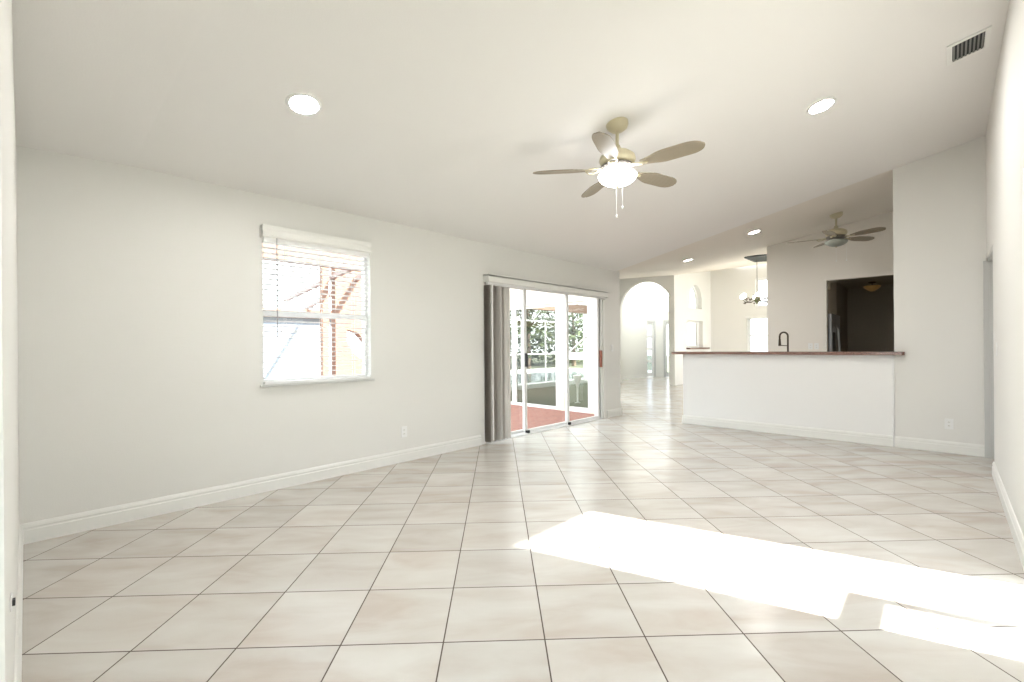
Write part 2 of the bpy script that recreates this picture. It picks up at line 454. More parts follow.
# glazed back wall doors, unseen and added to let fill daylight in
d3 = glazed_door('added_back_door', (XW - 0.1025, 0.10, 0), BU, X, 1.32, 2.1, 0.08, bars=(0.66,))
cj = thing('cable_jack', 'tiny dark cable jack low on the back wall at the left edge of the room', 'wall jack', (XW - 0.025 * 1.84, 1.84, 0.515))
bm = bmesh.new(); add_box(bm, 0.0, 0.004, -0.02, 0.02, -0.018, 0.018, 0.001); link('plate', bm, WHITE, cj)
bm = bmesh.new(); add_box(bm, 0.004, 0.010, -0.009, 0.009, -0.008, 0.008, 0.001); link('socket', bm, BLACK, cj)

# ------------------------------------------------------------------ patio sliding door
fr = bmesh.new()
add_sheet(fr, (0, A + 0.02, 0), X, Z, Y, 0.12, [(3.80, 0), (6.44, 0), (6.44, 2.09), (3.80, 2.09)], [rect(3.84, 6.40, 0.02, 2.06)])
d4 = struct(link('door_4', fr, VINYL))
def panel(x0, x1, y, nm='sliding_panel'):
    p = sheet(nm, (0, y, 0), X, Z, Y, 0.03, rect(x0, x1, 0.022, 2.055), [rect(x0 + 0.05, x1 - 0.05, 0.055, 2.005)], VINYL, d4)
    sheet('pane', (0, y + 0.013, 0), X, Z, Y, 0.005, rect(x0 + 0.045, x1 - 0.045, 0.05, 2.01), [], GLASS, p)
    return p
pa = panel(3.85, 4.66, A + 0.105); pb = panel(4.58, 5.58, A + 0.065); pc = panel(5.50, 6.39, A + 0.028)
bm = bmesh.new(); add_box(bm, 4.59, 4.622, A + 0.035, A + 0.066, 0.93, 1.12, 0.005); link('door_handle', bm, BLACK, pb)
bm = bmesh.new(); add_box(bm, 6.375, 6.41, A - 0.02, A + 0.028, 0.86, 1.14, 0.008); link('pull_handle', bm, REDWOOD, pc)
bm = bmesh.new()
add_box(bm, 4.585, 4.64, A + 0.02, A + 0.064, 0.0, 0.05, 0.006); add_box(bm, 5.505, 5.56, A + 0.0, A + 0.028, 0.0, 0.05, 0.006)
link('roller', bm, BLACK, d4)
bm = bmesh.new()
add_sheet(bm, (0, A, 0), X, Z, Y, 0.12, [(3.80, 0), (3.83, 0), (3.83, 2.09), (3.80, 2.09)])
add_box(bm, 6.40, 6.44, A - 0.001, A + 0.1, 0.0, 2.09)
add_box(bm, 6.44, 6.50, A - 0.016, A, 0.0, 1.98, 0.003)
struct(link('trim_4', bm, TRIM))
bm = bmesh.new(); add_box(bm, 3.80, 6.44, A - 0.001, A + 0.17, -0.01, 0.014, 0.003)
struct(link('trim_5', bm, VINYL))
# valance of the vertical blind
val = thing('vertical_blind', 'beige vertical blind vanes stacked at the left of the patio door, under a white valance', 'blind', (0, 0, 0))
bm = bmesh.new()
add_box(bm, 3.76, 6.47, A - 0.105, A - 0.09, 2.012, 2.105, 0.003)
add_box(bm, 3.76, 6.47, A - 0.105, A, 2.085, 2.1, 0.002)
add_box(bm, 3.76, 3.775, A - 0.1, A, 2.012, 2.1); add_box(bm, 6.455, 6.47, A - 0.1, A, 2.012, 2.1)
add_box(bm, 3.755, 6.475, A - 0.110, A, 2.098, 2.112, 0.003)
link('valance', bm, TRIM, val)
bm = bmesh.new(); add_box(bm, 3.78, 6.45, A - 0.075, A - 0.035, 1.99, 2.04); link('headrail', bm, VINYL, val)
nv = 13
vane0 = None
for i in range(nv):
    x = 3.775 + i * 0.029
    ang = math.radians(104 + 38 * math.sin(i * 1.3))
    if vane0 is None:
        bm = bmesh.new()
        ux, uy = 1, 0
        for k in range(6):
            t0 = (k / 5 - 0.5) * 0.089
            bow = 0.006 * (1 - (2 * (k / 5) - 1) ** 2)
            bm.verts.new((t0, bow, 0.035)); bm.verts.new((t0, bow, 1.975))
        bm.verts.ensure_lookup_table()
        for k in range(5): bm.faces.new([bm.verts[2 * k], bm.verts[2 * k + 2], bm.verts[2 * k + 3], bm.verts[2 * k + 1]])
        bmesh.ops.solidify(bm, geom=bm.faces[:], thickness=0.0012)
        vane0 = link('vane', bm, VANE, val); c = vane0
    else:
        c = vane0.copy(); COL.objects.link(c)
    c.location = (x, A - 0.055, 0); c.rotation_euler = (0, 0, ang)
bm = bmesh.new()
add_tube(bm, [(3.80, A - 0.12, 1.98), (3.80, A - 0.12, 1.0), (3.802, A - 0.12, 0.06)], 0.008, 8)
link('wand', bm, VINYL, val)

# ------------------------------------------------------------------ left window and its blind
wf = bmesh.new()
add_sheet(wf, (0, A + 0.07, 0), X, Z, Y, 0.06, rect(1.258, 2.24, 0.90, 2.215), [rect(1.28, 2.215, 0.94, 1.495), rect(1.28, 2.215, 1.535, 2.19)])
w1 = struct(link('window_1', wf, VINYL))
sheet('pane', (0, A + 0.10, 0), X, Z, Y, 0.005, rect(1.275, 2.22, 0.935, 2.195), [], GLASS, w1)
bm = bmesh.new(); add_box(bm, 1.23, 2.28, A - 0.010, A + 0.07, 0.882, 0.902, 0.004)
link('window_sill', bm, mat('marble sill', (0.78, 0.78, 0.76), 0.25), w1)
wb = thing('window_blind', 'white horizontal slat blind half open over the left wall window, with a tilt wand', 'blind', (0, 0, 0))
bm = bmesh.new()
add_profile(bm, (1.235, A - 0.07, 0), (2.215, A - 0.07, 0), (0, -1, 0), [(-0.008, 2.14), (0.0, 2.14), (0.004, 2.15), (0.0, 2.165), (0.0, 2.20), (0.007, 2.215), (0.011, 2.242), (-0.008, 2.242)])
add_box(bm, 1.235, 1.243, A - 0.07, A, 2.142, 2.24); add_box(bm, 2.207, 2.215, A - 0.07, A, 2.142, 2.24)
add_box(bm, 1.235, 2.215, A - 0.07, A, 2.232, 2.242)
link('valance', bm, TRIM, wb)
bm = bmesh.new(); add_box(bm, 1.25, 2.20, A - 0.06, A - 0.01, 2.10, 2.15); link('headrail', bm, VINYL, wb)
bm = bmesh.new()
tilt = math.radians(-7)
nsl = 27
for i in range(nsl):
    z = 0.955 + i * (2.10 - 0.955) / (nsl - 1)
    a0 = []
    for k in range(5):
        t = (k / 4 - 0.5) * 0.048
        cz = 0.003 * (1 - (2 * k / 4 - 1) ** 2)
        yy = A - 0.036 + t * math.cos(tilt); zz = z + t * math.sin(tilt) + cz
        a0.append((yy, zz))
    vs0 = [[bm.verts.new((xx, yy, zz + dz)) for (yy, zz) in a0] for xx in (1.252, 2.200) for dz in (0, 0.0025)]
    for k in range(4):
        bm.faces.new((vs0[0][k], vs0[0][k + 1], vs0[2][k + 1], vs0[2][k]))
        bm.faces.new((vs0[1][k], vs0[3][k], vs0[3][k + 1], vs0[1][k + 1]))
    bm.faces.new((vs0[0][0], vs0[2][0], vs0[3][0], vs0[1][0])); bm.faces.new((vs0[0][4], vs0[1][4], vs0[3][4], vs0[2][4]))
link('slats', bm, BLIND, wb)
bm = bmesh.new(); add_box(bm, 1.25, 2.203, A - 0.062, A - 0.012, 0.905, 0.93, 0.004); link('bottom_rail', bm, BLIND, wb)
for x in (1.42, 1.725, 2.04):
    bm = bmesh.new()
    add_box(bm, x - 0.001, x + 0.001, A - 0.0625, A - 0.0615, 0.93, 2.12); add_box(bm, x - 0.001, x + 0.001, A - 0.0105, A - 0.0095, 0.93, 2.12)
    link('ladder_cord', bm, BLIND, wb)
bm = bmesh.new(); add_tube(bm, [(1.345, A - 0.078, 2.14), (1.346, A - 0.078, 1.5), (1.347, A - 0.076, 1.30)], 0.0045, 6)
link('tilt_wand', bm, mat('grey acrylic wand', (0.35, 0.35, 0.36), 0.3), wb)

# ------------------------------------------------------------------ ceiling fans
def make_fan(label, loc, zb, ceil_z, a0, bowl_m, chains, R0=0.67):
    t = thing('ceiling_fan', label, 'ceiling fan', (loc[0], loc[1], zb), a0)
    top = ceil_z - zb
    bm = bmesh.new(); add_lathe(bm, [(0.0, top + 0.03), (0.085, top + 0.03), (0.088, top - 0.015), (0.078, top - 0.04), (0.05, top - 0.062), (0.022, top - 0.072), (0, top - 0.072)], 28)
    link('canopy', bm, FANBODY, t, True)
    bm = bmesh.new(); add_lathe(bm, [(0.0135, top - 0.06), (0.0135, 0.15), ], 12)
    link('downrod', bm, FANBODY, t, True)
    bm = bmesh.new(); add_lathe(bm, [(0.0, 0.185), (0.024, 0.185), (0.03, 0.15), (0.045, 0.142), (0.1, 0.128), (0.135, 0.10), (0.142, 0.07), (0.13, 0.045), (0.112, 0.03), (0, 0.03)], 32)
    mh = link('motor_housing', bm, FANBODY, t, True)
    bm = bmesh.new(); add_lathe(bm, [(0.12, 0.03), (0.133, 0.018), (0.128, 0.0), (0.10, -0.012), (0.085, -0.03), (0.10, -0.045), (0, -0.045)], 32)
    for k in range(20):
        a = 2 * PI * k / 20
        add_lathe(bm, [(0, 0.010), (0.009, 0.006), (0.011, 0), (0.009, -0.006), (0, -0.010)], 8, (0.128 * math.cos(a), 0.128 * math.sin(a), 0.012))
    link('ornate_band', bm, FANDARK, t, True)
    bm = bmesh.new(); add_lathe(bm, [(0.105, -0.036), (0.14, -0.040), (0.150, -0.050), (0.147, -0.065), (0.13, -0.088), (0.095, -0.110), (0.05, -0.124), (0.015, -0.129), (0, -0.130)], 36)
    bw = link('light_bowl', bm, bowl_m, t, True)
    bm = bmesh.new(); add_lathe(bm, [(0, -0.126), (0.012, -0.128), (0.014, -0.136), (0.006, -0.144), (0, -0.147)], 12)
    link('finial', bm, FANBODY, t, True)
    for k in range(5):
        a = 2 * PI * k / 5
        ca = Matrix.Rotation(a, 4, 'Z')
        # leaf shaped blade, pitched
        bm = bmesh.new()
        n = 26; r0 = 0.20
        pit = Matrix.Rotation(math.radians(-12), 4, 'X')
        rows = []
        for i in range(n + 1):
            s = i / n; x = r0 + (R0 - r0) * s
            e0 = min(1, s / 0.4); e0 = e0 * e0 * (3 - 2 * e0)
            wd = 0.074 * (0.42 + 0.58 * e0) * math.sqrt(max(0.012, 1 - max(0, (s - 0.70) / 0.30) ** 2.6))
            row = []
            for q in (-1, -0.5, 0, 0.5, 1):
                v = pit @ Vector((0, q * wd, -0.004 * q * q + 0.002 * math.sin(s * 3)))
                row.append(Vector((x, v.y, v.z)))
            rows.append(row)
        V1 = [[bm.verts.new(ca @ p) for p in r_] for r_ in rows]
        V2 = [[bm.verts.new(ca @ (p + Vector((0, 0, 0.007)))) for p in r_] for r_ in rows]
        for i in range(n):
            for q in range(4):
                bm.faces.new((V1[i][q], V1[i][q + 1], V1[i + 1][q + 1], V1[i + 1][q]))
                bm.faces.new((V2[i][q], V2[i + 1][q], V2[i + 1][q + 1], V2[i][q + 1]))
            bm.faces.new((V1[i][0], V1[i + 1][0], V2[i + 1][0], V2[i][0])); bm.faces.new((V1[i][4], V2[i][4], V2[i + 1][4], V1[i + 1][4]))
        bm.faces.new([V1[0][q] for q in range(5)] + [V2[0][q] for q in (4, 3, 2, 1, 0)])
        bm.faces.new([V1[n][q] for q in range(5)] + [V2[n][q] for q in (4, 3, 2, 1, 0)])
        b = link('blade', bm, BLADE, t)
        bm = bmesh.new()
        for sgn in (-1, 1):
            pts = [Vector((0.10, 0, 0.012)), Vector((0.14, 0.012 * sgn, 0.004)), Vector((0.18, 0.032 * sgn, -0.006 + 0.006 * sgn)), Vector((0.225, 0.028 * sgn, -0.008 + 0.006 * sgn)), Vector((0.25, 0.0, -0.006))]
            add_tube(bm, [ca @ p for p in pts], [0.011, 0.009, 0.007, 0.007, 0.006], 8)
        link('blade_iron', bm, FANBODY, b, True)
    for off, ztop, zend in chains:
        p = Matrix.Rotation(-a0, 3, 'Z') @ Vector((0.697 * off, -0.717 * off, 0))
        bm = bmesh.new(); add_tube(bm, [(p.x, p.y, ztop), (p.x, p.y, zend)], 0.0016, 6)
        ch = link('pull_chain', bm, WHITE, t)
        bm = bmesh.new(); add_lathe(bm, [(0, 0.012), (0.005, 0.008), (0.0085, -0.004), (0.007, -0.012), (0, -0.015)], 10, (p.x, p.y, zend - 0.01))
        link('chain_knob', bm, WHITE, ch, True)
    return t
f1 = make_fan('cream five-blade ceiling fan hanging from the main vaulted ceiling with its light bowl lit', (3.146, 1.874), 2.605, zc(1.874) + 0.005, math.radians(-15), BOWL_ON, ((-0.01, -0.13, -0.36), (0.037, -0.125, -0.29)))
f2 = make_fan('farther ceiling fan over the kitchen behind the bar, its light bowl unlit', (8.39, 1.22), 2.83, 3.20, math.radians(34), BOWL_OFF, ((0.0, -0.13, -0.335), (0.155, -0.03, -0.325)), 0.64)

# ------------------------------------------------------------------ recessed downlights
CANS = [((2.60, 0.749), 3.190, 'main', 'added unseen round ceiling light above the photographer, brightening the room'),  # unseen downlight, added to lift the near floor and left ceiling
        ((1.134, 2.923), 2.756, 'main', 'round recessed ceiling light at the upper left of the main ceiling'),
        ((4.489, 0.749), 3.190, 'main', 'round recessed ceiling light right of the ceiling fan, near the right wall'),
        ((7.629, 2.153), 2.961, 'kit', 'recessed ceiling light above the bar, close beside the kitchen fan'),
        ((8.249, 3.449), 2.793, 'hall', 'recessed ceiling light left of the bar, between the arch and the kitchen')]
rl0 = None
NRM = {'main': Vector((0, SL, 1)), 'kit': Vector((-0.069, 0.19956, 1)), 'hall': Vector((-0.15, 0.115, 1))}
for (xy, z, kind, lab) in CANS:
    if rl0 is None:
        c = thing('recessed_light', lab, 'ceiling light', group='recessed downlights')
        bm = bmesh.new(); add_lathe(bm, [(0.082, 0.003), (0.082, -0.006), (0.088, -0.010), (0.102, -0.006), (0.105, 0.0), (0.105, 0.003)], 32)
        link('trim_ring', bm, WHITE, c, True)
        bm = bmesh.new(); add_lathe(bm, [(0, -0.007), (0.05, -0.0065), (0.084, -0.004), (0.084, 0.002), (0, 0.002)], 32)
        link('lens', bm, LENS_ON, c, True)
        rl0 = c
    else:
        c = copy_tree(rl0); c['label'] = lab
    c.location = (xy[0], xy[1], z)
    if kind != 'main': c.scale = (0.88, 0.88, 0.88)
    c.rotation_euler = NRM[kind].to_track_quat('Z', 'Y').to_euler()

# ------------------------------------------------------------------ ceiling vent near the right wall
vn = thing('ceiling_vent', 'rectangular white air vent with dark slots on the ceiling by the right wall', 'vent', (4.665, -0.115, zc(-0.115)))
vn.rotation_euler = NRM['main'].to_track_quat('Z', 'Y').to_euler()
vn.rotation_euler = (Matrix(((1, 0, 0), (0, math.cos(-math.atan(SL)), -math.sin(-math.atan(SL))), (0, math.sin(-math.atan(SL)), math.cos(-math.atan(SL)))))).to_euler()
bm = bmesh.new(); add_sheet(bm, (0, 0, -0.010), X, Y, Z, 0.010, rect(-0.152, 0.152, -0.113, 0.113), [rect(-0.125, 0.125, -0.085, 0.085)]); link('frame', bm, TRIM, vn)
bm = bmesh.new(); add_box(bm, -0.125, 0.125, -0.085, 0.085, -0.001, 0.0); link('duct_opening', bm, DARKV, vn)
bm = bmesh.new()
for k in range(8):
    y0 = -0.075 + k * 0.0215
    add_box(bm, -0.125, 0.125, y0 - 0.0045, y0 + 0.0045, -0.009, -0.004)
link('louvers', bm, mat('grey vent louver', (0.22, 0.215, 0.20), 0.5), vn)

# ------------------------------------------------------------------ outlets and switches
def plate(name, label, cat, loc, rotz, kind='outlet', group=None, m=WHITE):
    t = thing(name, label, cat, loc, rotz, group)
    bm = bmesh.new(); add_box(bm, -0.035, 0.035, -0.006, 0.0, -0.057, 0.057, 0.002); link('cover_plate', bm, m, t)
    if kind == 'outlet':
        for z in (-0.02, 0.02):
            bm = bmesh.new()
            add_sheet(bm, (0, -0.006, z), X, Z, Y, -0.002, [(0.014 * math.cos(a), 0.012 * math.sin(a)) for a in [2 * PI * k / 14 for k in range(14)]])
            sk = link('socket', bm, TRIM, t)
            bm = bmesh.new()
            for x in (-0.005, 0.005): add_box(bm, x - 0.001, x + 0.001, -0.0085, -0.0078, z - 0.004, z + 0.005)
            link('slot', bm, BLACK, sk)
    else:
        bm = bmesh.new(); add_box(bm, -0.016, 0.016, -0.009, -0.006, -0.033, 0.033, 0.001); link('rocker', bm, TRIM, t)
    return t
# facing -Y walls: plate normal -Y (rotz 0); facing -X: rotz = -90deg
plate('wall_outlet', 'white power outlet low on the left wall, between the window and the patio door', 'outlet', (2.614, A, 0.315), 0)
plate('light_switch', 'light switch plate at the end of the left wall, right of the patio door', 'switch', (6.737, A, 1.177), 0, 'switch')
plate('wall_outlet', 'white power outlet low on the short far wall right of the bar', 'outlet', (D, 0.0, 0.318), -PI / 2, m=WHITE)
plate('wall_outlet', 'left one of two outlets on the kitchen wall above the bar top', 'outlet', (9.8, 1.828, 1.175), -PI / 2, group=None)
plate('wall_outlet', 'right one of two outlets on the kitchen wall, nearer the dark opening', 'outlet', (9.8, 1.734, 1.175), -PI / 2)
plate('light_switch', 'light switch on the right wall beside the side doorway', 'switch', (5.55, B, 1.15), PI, 'switch')

# ------------------------------------------------------------------ bar top and kitchen
bt = thing('bar_countertop', 'long brown granite bar top on the white half wall', 'countertop', (0, 0, 0))
bm = bmesh.new()
add_sheet(bm, (0, 0, 1.073), X, Y, Z, 0.040, [(6.80, 0.38), (6.82, 0.36), (6.891, 0.36), (6.891, 0.456), (7.24, 0.456), (7.24, 3.10), (7.20, 3.14), (6.84, 3.14), (6.80, 3.10)])
bmesh.ops.bevel(bm, geom=[e for e in bm.edges if len(e.link_faces) == 2 and e.calc_face_angle(0) > 1.2], offset=0.008, segments=3, affect='EDGES')
link('slab', bm, GRANITE, bt)
# side run of the peninsula behind the bar, seen over its top
kc = thing('kitchen_cabinet', 'low kitchen sink cabinet run behind the bar half wall', 'cabinet', (0, 0, 0))
box('body', 7.04, 7.68, 0.62, 2.95, 0.09, 0.88, WHITE, kc)
box('toe_kick', 7.04, 7.62, 0.62, 2.95, 0.0, 0.09, BLACK, kc)
for k in range(5):
    y0 = 0.64 + k * 0.465
    d = box('door', 7.68, 7.70, y0, y0 + 0.445, 0.12, 0.86, WHITE, kc, 0.004)
    box('handle', 7.70, 7.715, y0 + 0.40, y0 + 0.41, 0.68, 0.80, STEEL, d)
bt2 = box('sink_countertop', 7.04, 7.74, 0.60, 2.97, 0.882, 0.92, GRANITE, None, 0.006)
tag(bt2, 'lower granite worktop around the sink behind the bar', 'countertop')
fa = thing('kitchen_faucet', 'tall dark bronze gooseneck faucet rising behind the bar', 'faucet', (7.42, 1.66, 0.92), math.radians(-90))
bm = bmesh.new(); add_lathe(bm, [(0.0, 0), (0.028, 0), (0.028, 0.01), (0.019, 0.03), (0.019, 0.12), (0.014, 0.13), (0, 0.13)], 18); link('base', bm, BRONZE, fa, True)
bm = bmesh.new()
pts = [(0, 0, 0.12), (0, 0, 0.38)] + [(-0.052 + 0.052 * math.cos(a), 0, 0.41 + 0.058 * math.sin(a)) for a in [PI * k / 10 for k in range(11)]] + [(-0.104, 0, 0.36)]
add_tube(bm, pts, 0.012, 10); link('spout', bm, BRONZE, fa, True)
bm = bmesh.new(); add_tube(bm, [(-0.104, 0, 0.37), (-0.104, 0, 0.31), (-0.104, 0, 0.27)], [0.014, 0.017, 0.019], 12); link('spray_head', bm, BRONZE, fa, True)
bm = bmesh.new(); add_tube(bm, [(0, 0, 0.27), (-0.05, 0, 0.275), (-0.104, 0, 0.28)], 0.006, 8); link('spray_holder', bm, BRONZE, fa, True)
bm = bmesh.new(); add_tube(bm, [(0, 0.015, 0.08), (0, 0.05, 0.09), (0, 0.10, 0.11)], [0.009, 0.008, 0.006], 8); link('handle', bm, BRONZE, fa, True)

# kitchen back wall with opening
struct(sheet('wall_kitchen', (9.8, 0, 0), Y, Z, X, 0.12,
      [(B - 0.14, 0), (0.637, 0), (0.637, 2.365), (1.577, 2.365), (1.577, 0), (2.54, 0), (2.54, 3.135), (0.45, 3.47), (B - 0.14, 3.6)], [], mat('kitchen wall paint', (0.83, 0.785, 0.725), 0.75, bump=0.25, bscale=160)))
struct(sheet('wall_kitchen_right', (D + 0.14, B, 0), X, Z, Y, -0.14, rect(0, 3.0, 0, 3.75), [], WALL))
# pantry room behind it; its unlit darkness is put into the taupe
struct(box('wall_pantry_far', 12.3, 12.4, -0.2, 2.6, 0, 2.5, TAUPE_UNLIT))
struct(box('wall_pantry_right', 9.92, 12.4, 0.05, 0.15, 0, 2.5, TAUPE_UNLIT))
struct(box('wall_pantry_left', 10.98, 12.3, 1.60, 1.70, 0, 2.5, TAUPE_UNLIT))
struct(box('wall_pantry_recess', 9.92, 11.0, 2.42, 2.52, 0, 2.5, TAUPE_UNLIT))
struct(box('ceiling_pantry', 9.92, 12.4, 0.05, 2.52, 2.45, 2.55, TAUPE_UNLIT))
struct(box('floor_pantry', 9.93, 12.3, 0.1, 2.5, 0.0, 0.012, TAUPE_UNLIT))
rf = thing('refrigerator', 'stainless refrigerator just inside the dark opening in the kitchen wall', 'refrigerator', (10.03, 1.60, 0.012))
box('body', 0, 0.90, 0.0, 0.72, 0, 1.765, mat('grey fridge side', (0.30, 0.30, 0.31), 0.4), rf, 0.006)
dl = box('door', 0.0, 0.40, -0.065, -0.004, 0.05, 1.765, STEEL, rf, 0.012)
dr = box('door', 0.405, 0.90, -0.065, -0.004, 0.05, 1.765, STEEL, rf, 0.012)
dp = box('dispenser', 0.09, 0.33, -0.069, -0.064, 0.98, 1.42, BLACK, dl, 0.002)
for par, x in ((dl, 0.36), (dr, 0.45)):
    bm = bmesh.new()
    add_tube(bm, [(x, -0.062, 0.62), (x, -0.10, 0.72), (x, -0.122, 1.1), (x, -0.10, 1.48), (x, -0.062, 1.58)], 0.013, 10)
    link('handle', bm, STEEL, par, True)
pl = thing('pendant_light', 'small amber bowl ceiling light in the dark room behind the kitchen opening', 'ceiling light', (11.5, 1.09, 2.45))
bm = bmesh.new(); add_lathe(bm, [(0, 0), (0.07, 0), (0.07, -0.02), (0.02, -0.03), (0, -0.03)], 20); link('canopy', bm, BRONZE, pl, True)
bm = bmesh.new(); add_lathe(bm, [(0.008, -0.03), (0.008, -0.10)], 8); link('stem', bm, BRONZE, pl)
bm = bmesh.new(); add_lathe(bm, [(0.0, -0.085), (0.14, -0.075), (0.135, -0.10), (0.10, -0.14), (0.04, -0.18), (0, -0.19)], 28); link('glass_bowl', bm, AMBER, pl, True)

# ------------------------------------------------------------------ hall and dining beyond
def arc_pts(c, zsp, r, n=20, rz=None):
    rz = rz or r
    return [(c + r * math.cos(a), zsp + rz * math.sin(a)) for a in [PI * k / n for k in range(n + 1)]]
# arch wall X = 13.2, opening Y 6.04 .. 7.81
arch = [(5.95, 0), (6.04, 0)] + arc_pts(6.925, 2.40, -0.885, 22, 0.855) + [(7.81, 0), (9.3, 0), (9.3, 3.56), (5.95, 3.4)]
struct(sheet('wall_arch', (13.2, 0, 0), Y, Z, X, 0.14, arch, [], WALL))
# partition Y = 5.98 with window and arched niche
n_arch = [(14.38, 2.44), (15.40, 2.44)] + [(14.89 + 0.51 * math.cos(a), 2.72 + 0.50 * math.sin(a)) for a in [PI * k / 16 for k in range(17)]]
win2 = rect(14.22, 15.46, 1.14, 2.03)
struct(sheet('wall_dining_left', (0, 5.98, 0), X, Z, Y, 0.22, [(13.34, 0), (16.4, 0), (16.4, 4.3), (13.34, 4.3)], [n_arch, win2], WALL))
bm = bmesh.new()
add_sheet(bm, (0, 6.10, 0), X, Z, Y, 0.05, rect(14.22, 15.46, 1.14, 2.03), [rect(14.42, 15.26, 1.22, 1.96)])
w2 = struct(link('window_2', bm, VINYL)); sheet('pane', (0, 6.12, 0), X, Z, Y, 0.004, rect(14.4, 15.28, 1.2, 1.98), [], GLASS, w2)
bm = bmesh.new(); add_box(bm, 14.12, 15.75, 5.86, 6.08, 1.10, 1.145, 0.004); link('window_sill', bm, mat('dark brown sill', (0.20, 0.12, 0.09), 0.4), w2)
bm = bmesh.new()
add_sheet(bm, (0, 6.12, 0), X, Z, Y, 0.05, [(14.36, 2.42), (15.42, 2.42)] + [(14.89 + 0.53 * math.cos(a), 2.72 + 0.52 * math.sin(a)) for a in [PI * k / 16 for k in range(17)]],
          [[(14.42, 2.47), (15.36, 2.47)] + [(14.89 + 0.47 * math.cos(a), 2.72 + 0.46 * math.sin(a)) for a in [PI * k / 16 for k in range(17)]]])
for a in (math.radians(50), math.radians(130)):
    add_tube(bm, [(14.89, 6.145, 2.47), (14.89 + 0.55 * math.cos(a), 6.145, 2.47 + 0.68 * math.sin(a))], 0.014, 6)
w3 = struct(link('window_3', bm, VINYL)); sheet('pane', (0, 6.14, 0), X, Z, Y, 0.004, [(14.4, 2.45), (15.38, 2.45)] + [(14.89 + 0.49 * math.cos(a), 2.72 + 0.48 * math.sin(a)) for a in [PI * k / 12 for k in range(13)]], [], GLASS, w3)
# dining far wall X = 16.1 with the blinded window
struct(sheet('wall_dining', (16.2, 0, 0), Y, Z, X, 0.2, [(B - 0.14, 0), (6.0, 0), (6.0, 4.3), (B - 0.14, 4.3)], [rect(2.0, 4.80, 0.9, 2.15), rect(2.0, 4.55, 2.45, 3.4)], WALL))  # unseen part of both openings widened to flood the hall with daylight
bm = bmesh.new(); add_sheet(bm, (16.28, 0, 0), Y, Z, X, 0.06, rect(2.0, 4.8, 0.9, 2.15), [rect(2.07, 4.73, 0.97, 1.50), rect(2.07, 4.73, 1.56, 2.08)])
w4 = struct(link('window_4', bm, VINYL)); sheet('pane', (16.31, 0, 0), Y, Z, X, 0.004, rect(2.05, 4.75, 0.95, 2.1), [], GLASS, w4)
bm = bmesh.new(); add_sheet(bm, (16.28, 0, 0), Y, Z, X, 0.06, rect(2.0, 4.55, 2.45, 3.4), [rect(2.07, 4.48, 2.52, 3.33)])
w5 = struct(link('window_5', bm, VINYL)); sheet('pane', (16.31, 0, 0), Y, Z, X, 0.004, rect(2.05, 4.5, 2.5, 3.35), [], GLASS, w5)
db = thing('dining_blind', 'pale blind with thin slats on the far dining room window, seen beyond the bar', 'blind', (0, 0, 0))
bm = bmesh.new(); add_box(bm, 16.14, 16.195, 3.18, 4.84, 2.10, 2.17, 0.004); link('headrail', bm, TRIM, db)
bm = bmesh.new()
for i in range(24):
    z = 0.95 + i * 0.048
    add_sheet(bm, (16.148, 3.2, z), X, Y, (0.0, 0, 1), 0.002, rect(0, 0.036, 0, 1.60))
link('slats', bm, BLIND, db)
# foyer: left wall, diagonal entry wall with doors
struct(box('wall_foyer_left', 13.34, 16.3, 8.45, 8.6, 0, 4.3, WALL))
struct(box('baseboard_foyer', 13.34, 16.17, 8.43, 8.45, 0, 0.13, TRIM))
pD = Vector((16.18, 8.63, 0)); uD = Vector((0.6, -0.8, 0)); nD = Vector((0.8, 0.6, 0))
trans = [(0.35, 2.55), (1.35, 2.55), (1.35, 3.0)] + [(0.85 + 0.5 * math.cos(a), 3.0 + 0.42 * math.sin(a)) for a in [PI * k / 14 for k in range(1, 14)]] + [(0.35, 3.0)]
struct(sheet('wall_entry', pD, uD, Z, nD, 0.15, [(-0.3, 0), (0.05, 0), (0.05, 2.15), (0.46, 2.15), (0.46, 0), (0.90, 0), (0.90, 2.15), (1.75, 2.15), (1.75, 0), (2.4, 0), (2.4, 4.3), (-0.3, 4.3)], [trans], WALL))
struct(sheet('window_6', pD + nD * 0.06, uD, Z, nD, 0.01, trans, [], GLASS))
def entry_door(name, u0, u1, hb, glm):
    st = 0.07
    d = struct(sheet(name, pD + nD * 0.05, uD, Z, nD, 0.045, rect(u0, u1, 0.01, 2.15), [rect(u0 + st, u1 - st, 0.18, 2.03)], WHITE))
    sheet('pane', pD + nD * 0.07, uD, Z, nD, 0.005, rect(u0 + st - .01, u1 - st + .01, 0.17, 2.04), [], glm, d)
    if hb:
        bm = bmesh.new()
        for z in hb: add_sheet(bm, pD + nD * 0.045, uD, Z, nD, 0.05, rect(u0 + st, u1 - st, z - 0.05, z + 0.05))
        link('muntin', bm, WHITE, d)
    return d
entry_door('door_5', 0.05, 0.46, (0.62, 1.10, 1.58), glass_mat('bluish seeded glass', (0.66, 0.70, 0.74), 0.1))
d6 = entry_door('door_6', 0.90, 1.75, (), GLASS)
bm = bmesh.new()
for (a, b_) in ((-0.02, 0.05), (0.46, 0.53), (0.83, 0.90), (1.75, 1.82)):
    add_sheet(bm, pD, uD, Z, nD, -0.02, rect(a, b_, 0, 2.15))
add_sheet(bm, pD, uD, Z, nD, -0.02, rect(-0.02, 0.53, 2.15, 2.22)); add_sheet(bm, pD, uD, Z, nD, -0.02, rect(0.83, 1.82, 2.15, 2.22))
struct(link('trim_6', bm, mat('greyish door casing', (0.55, 0.55, 0.54), 0.5)))
fl = thing('foyer_lantern', 'small dark hanging lamp high inside the arched foyer', 'lamp', (16.0, 7.35, 2.92))
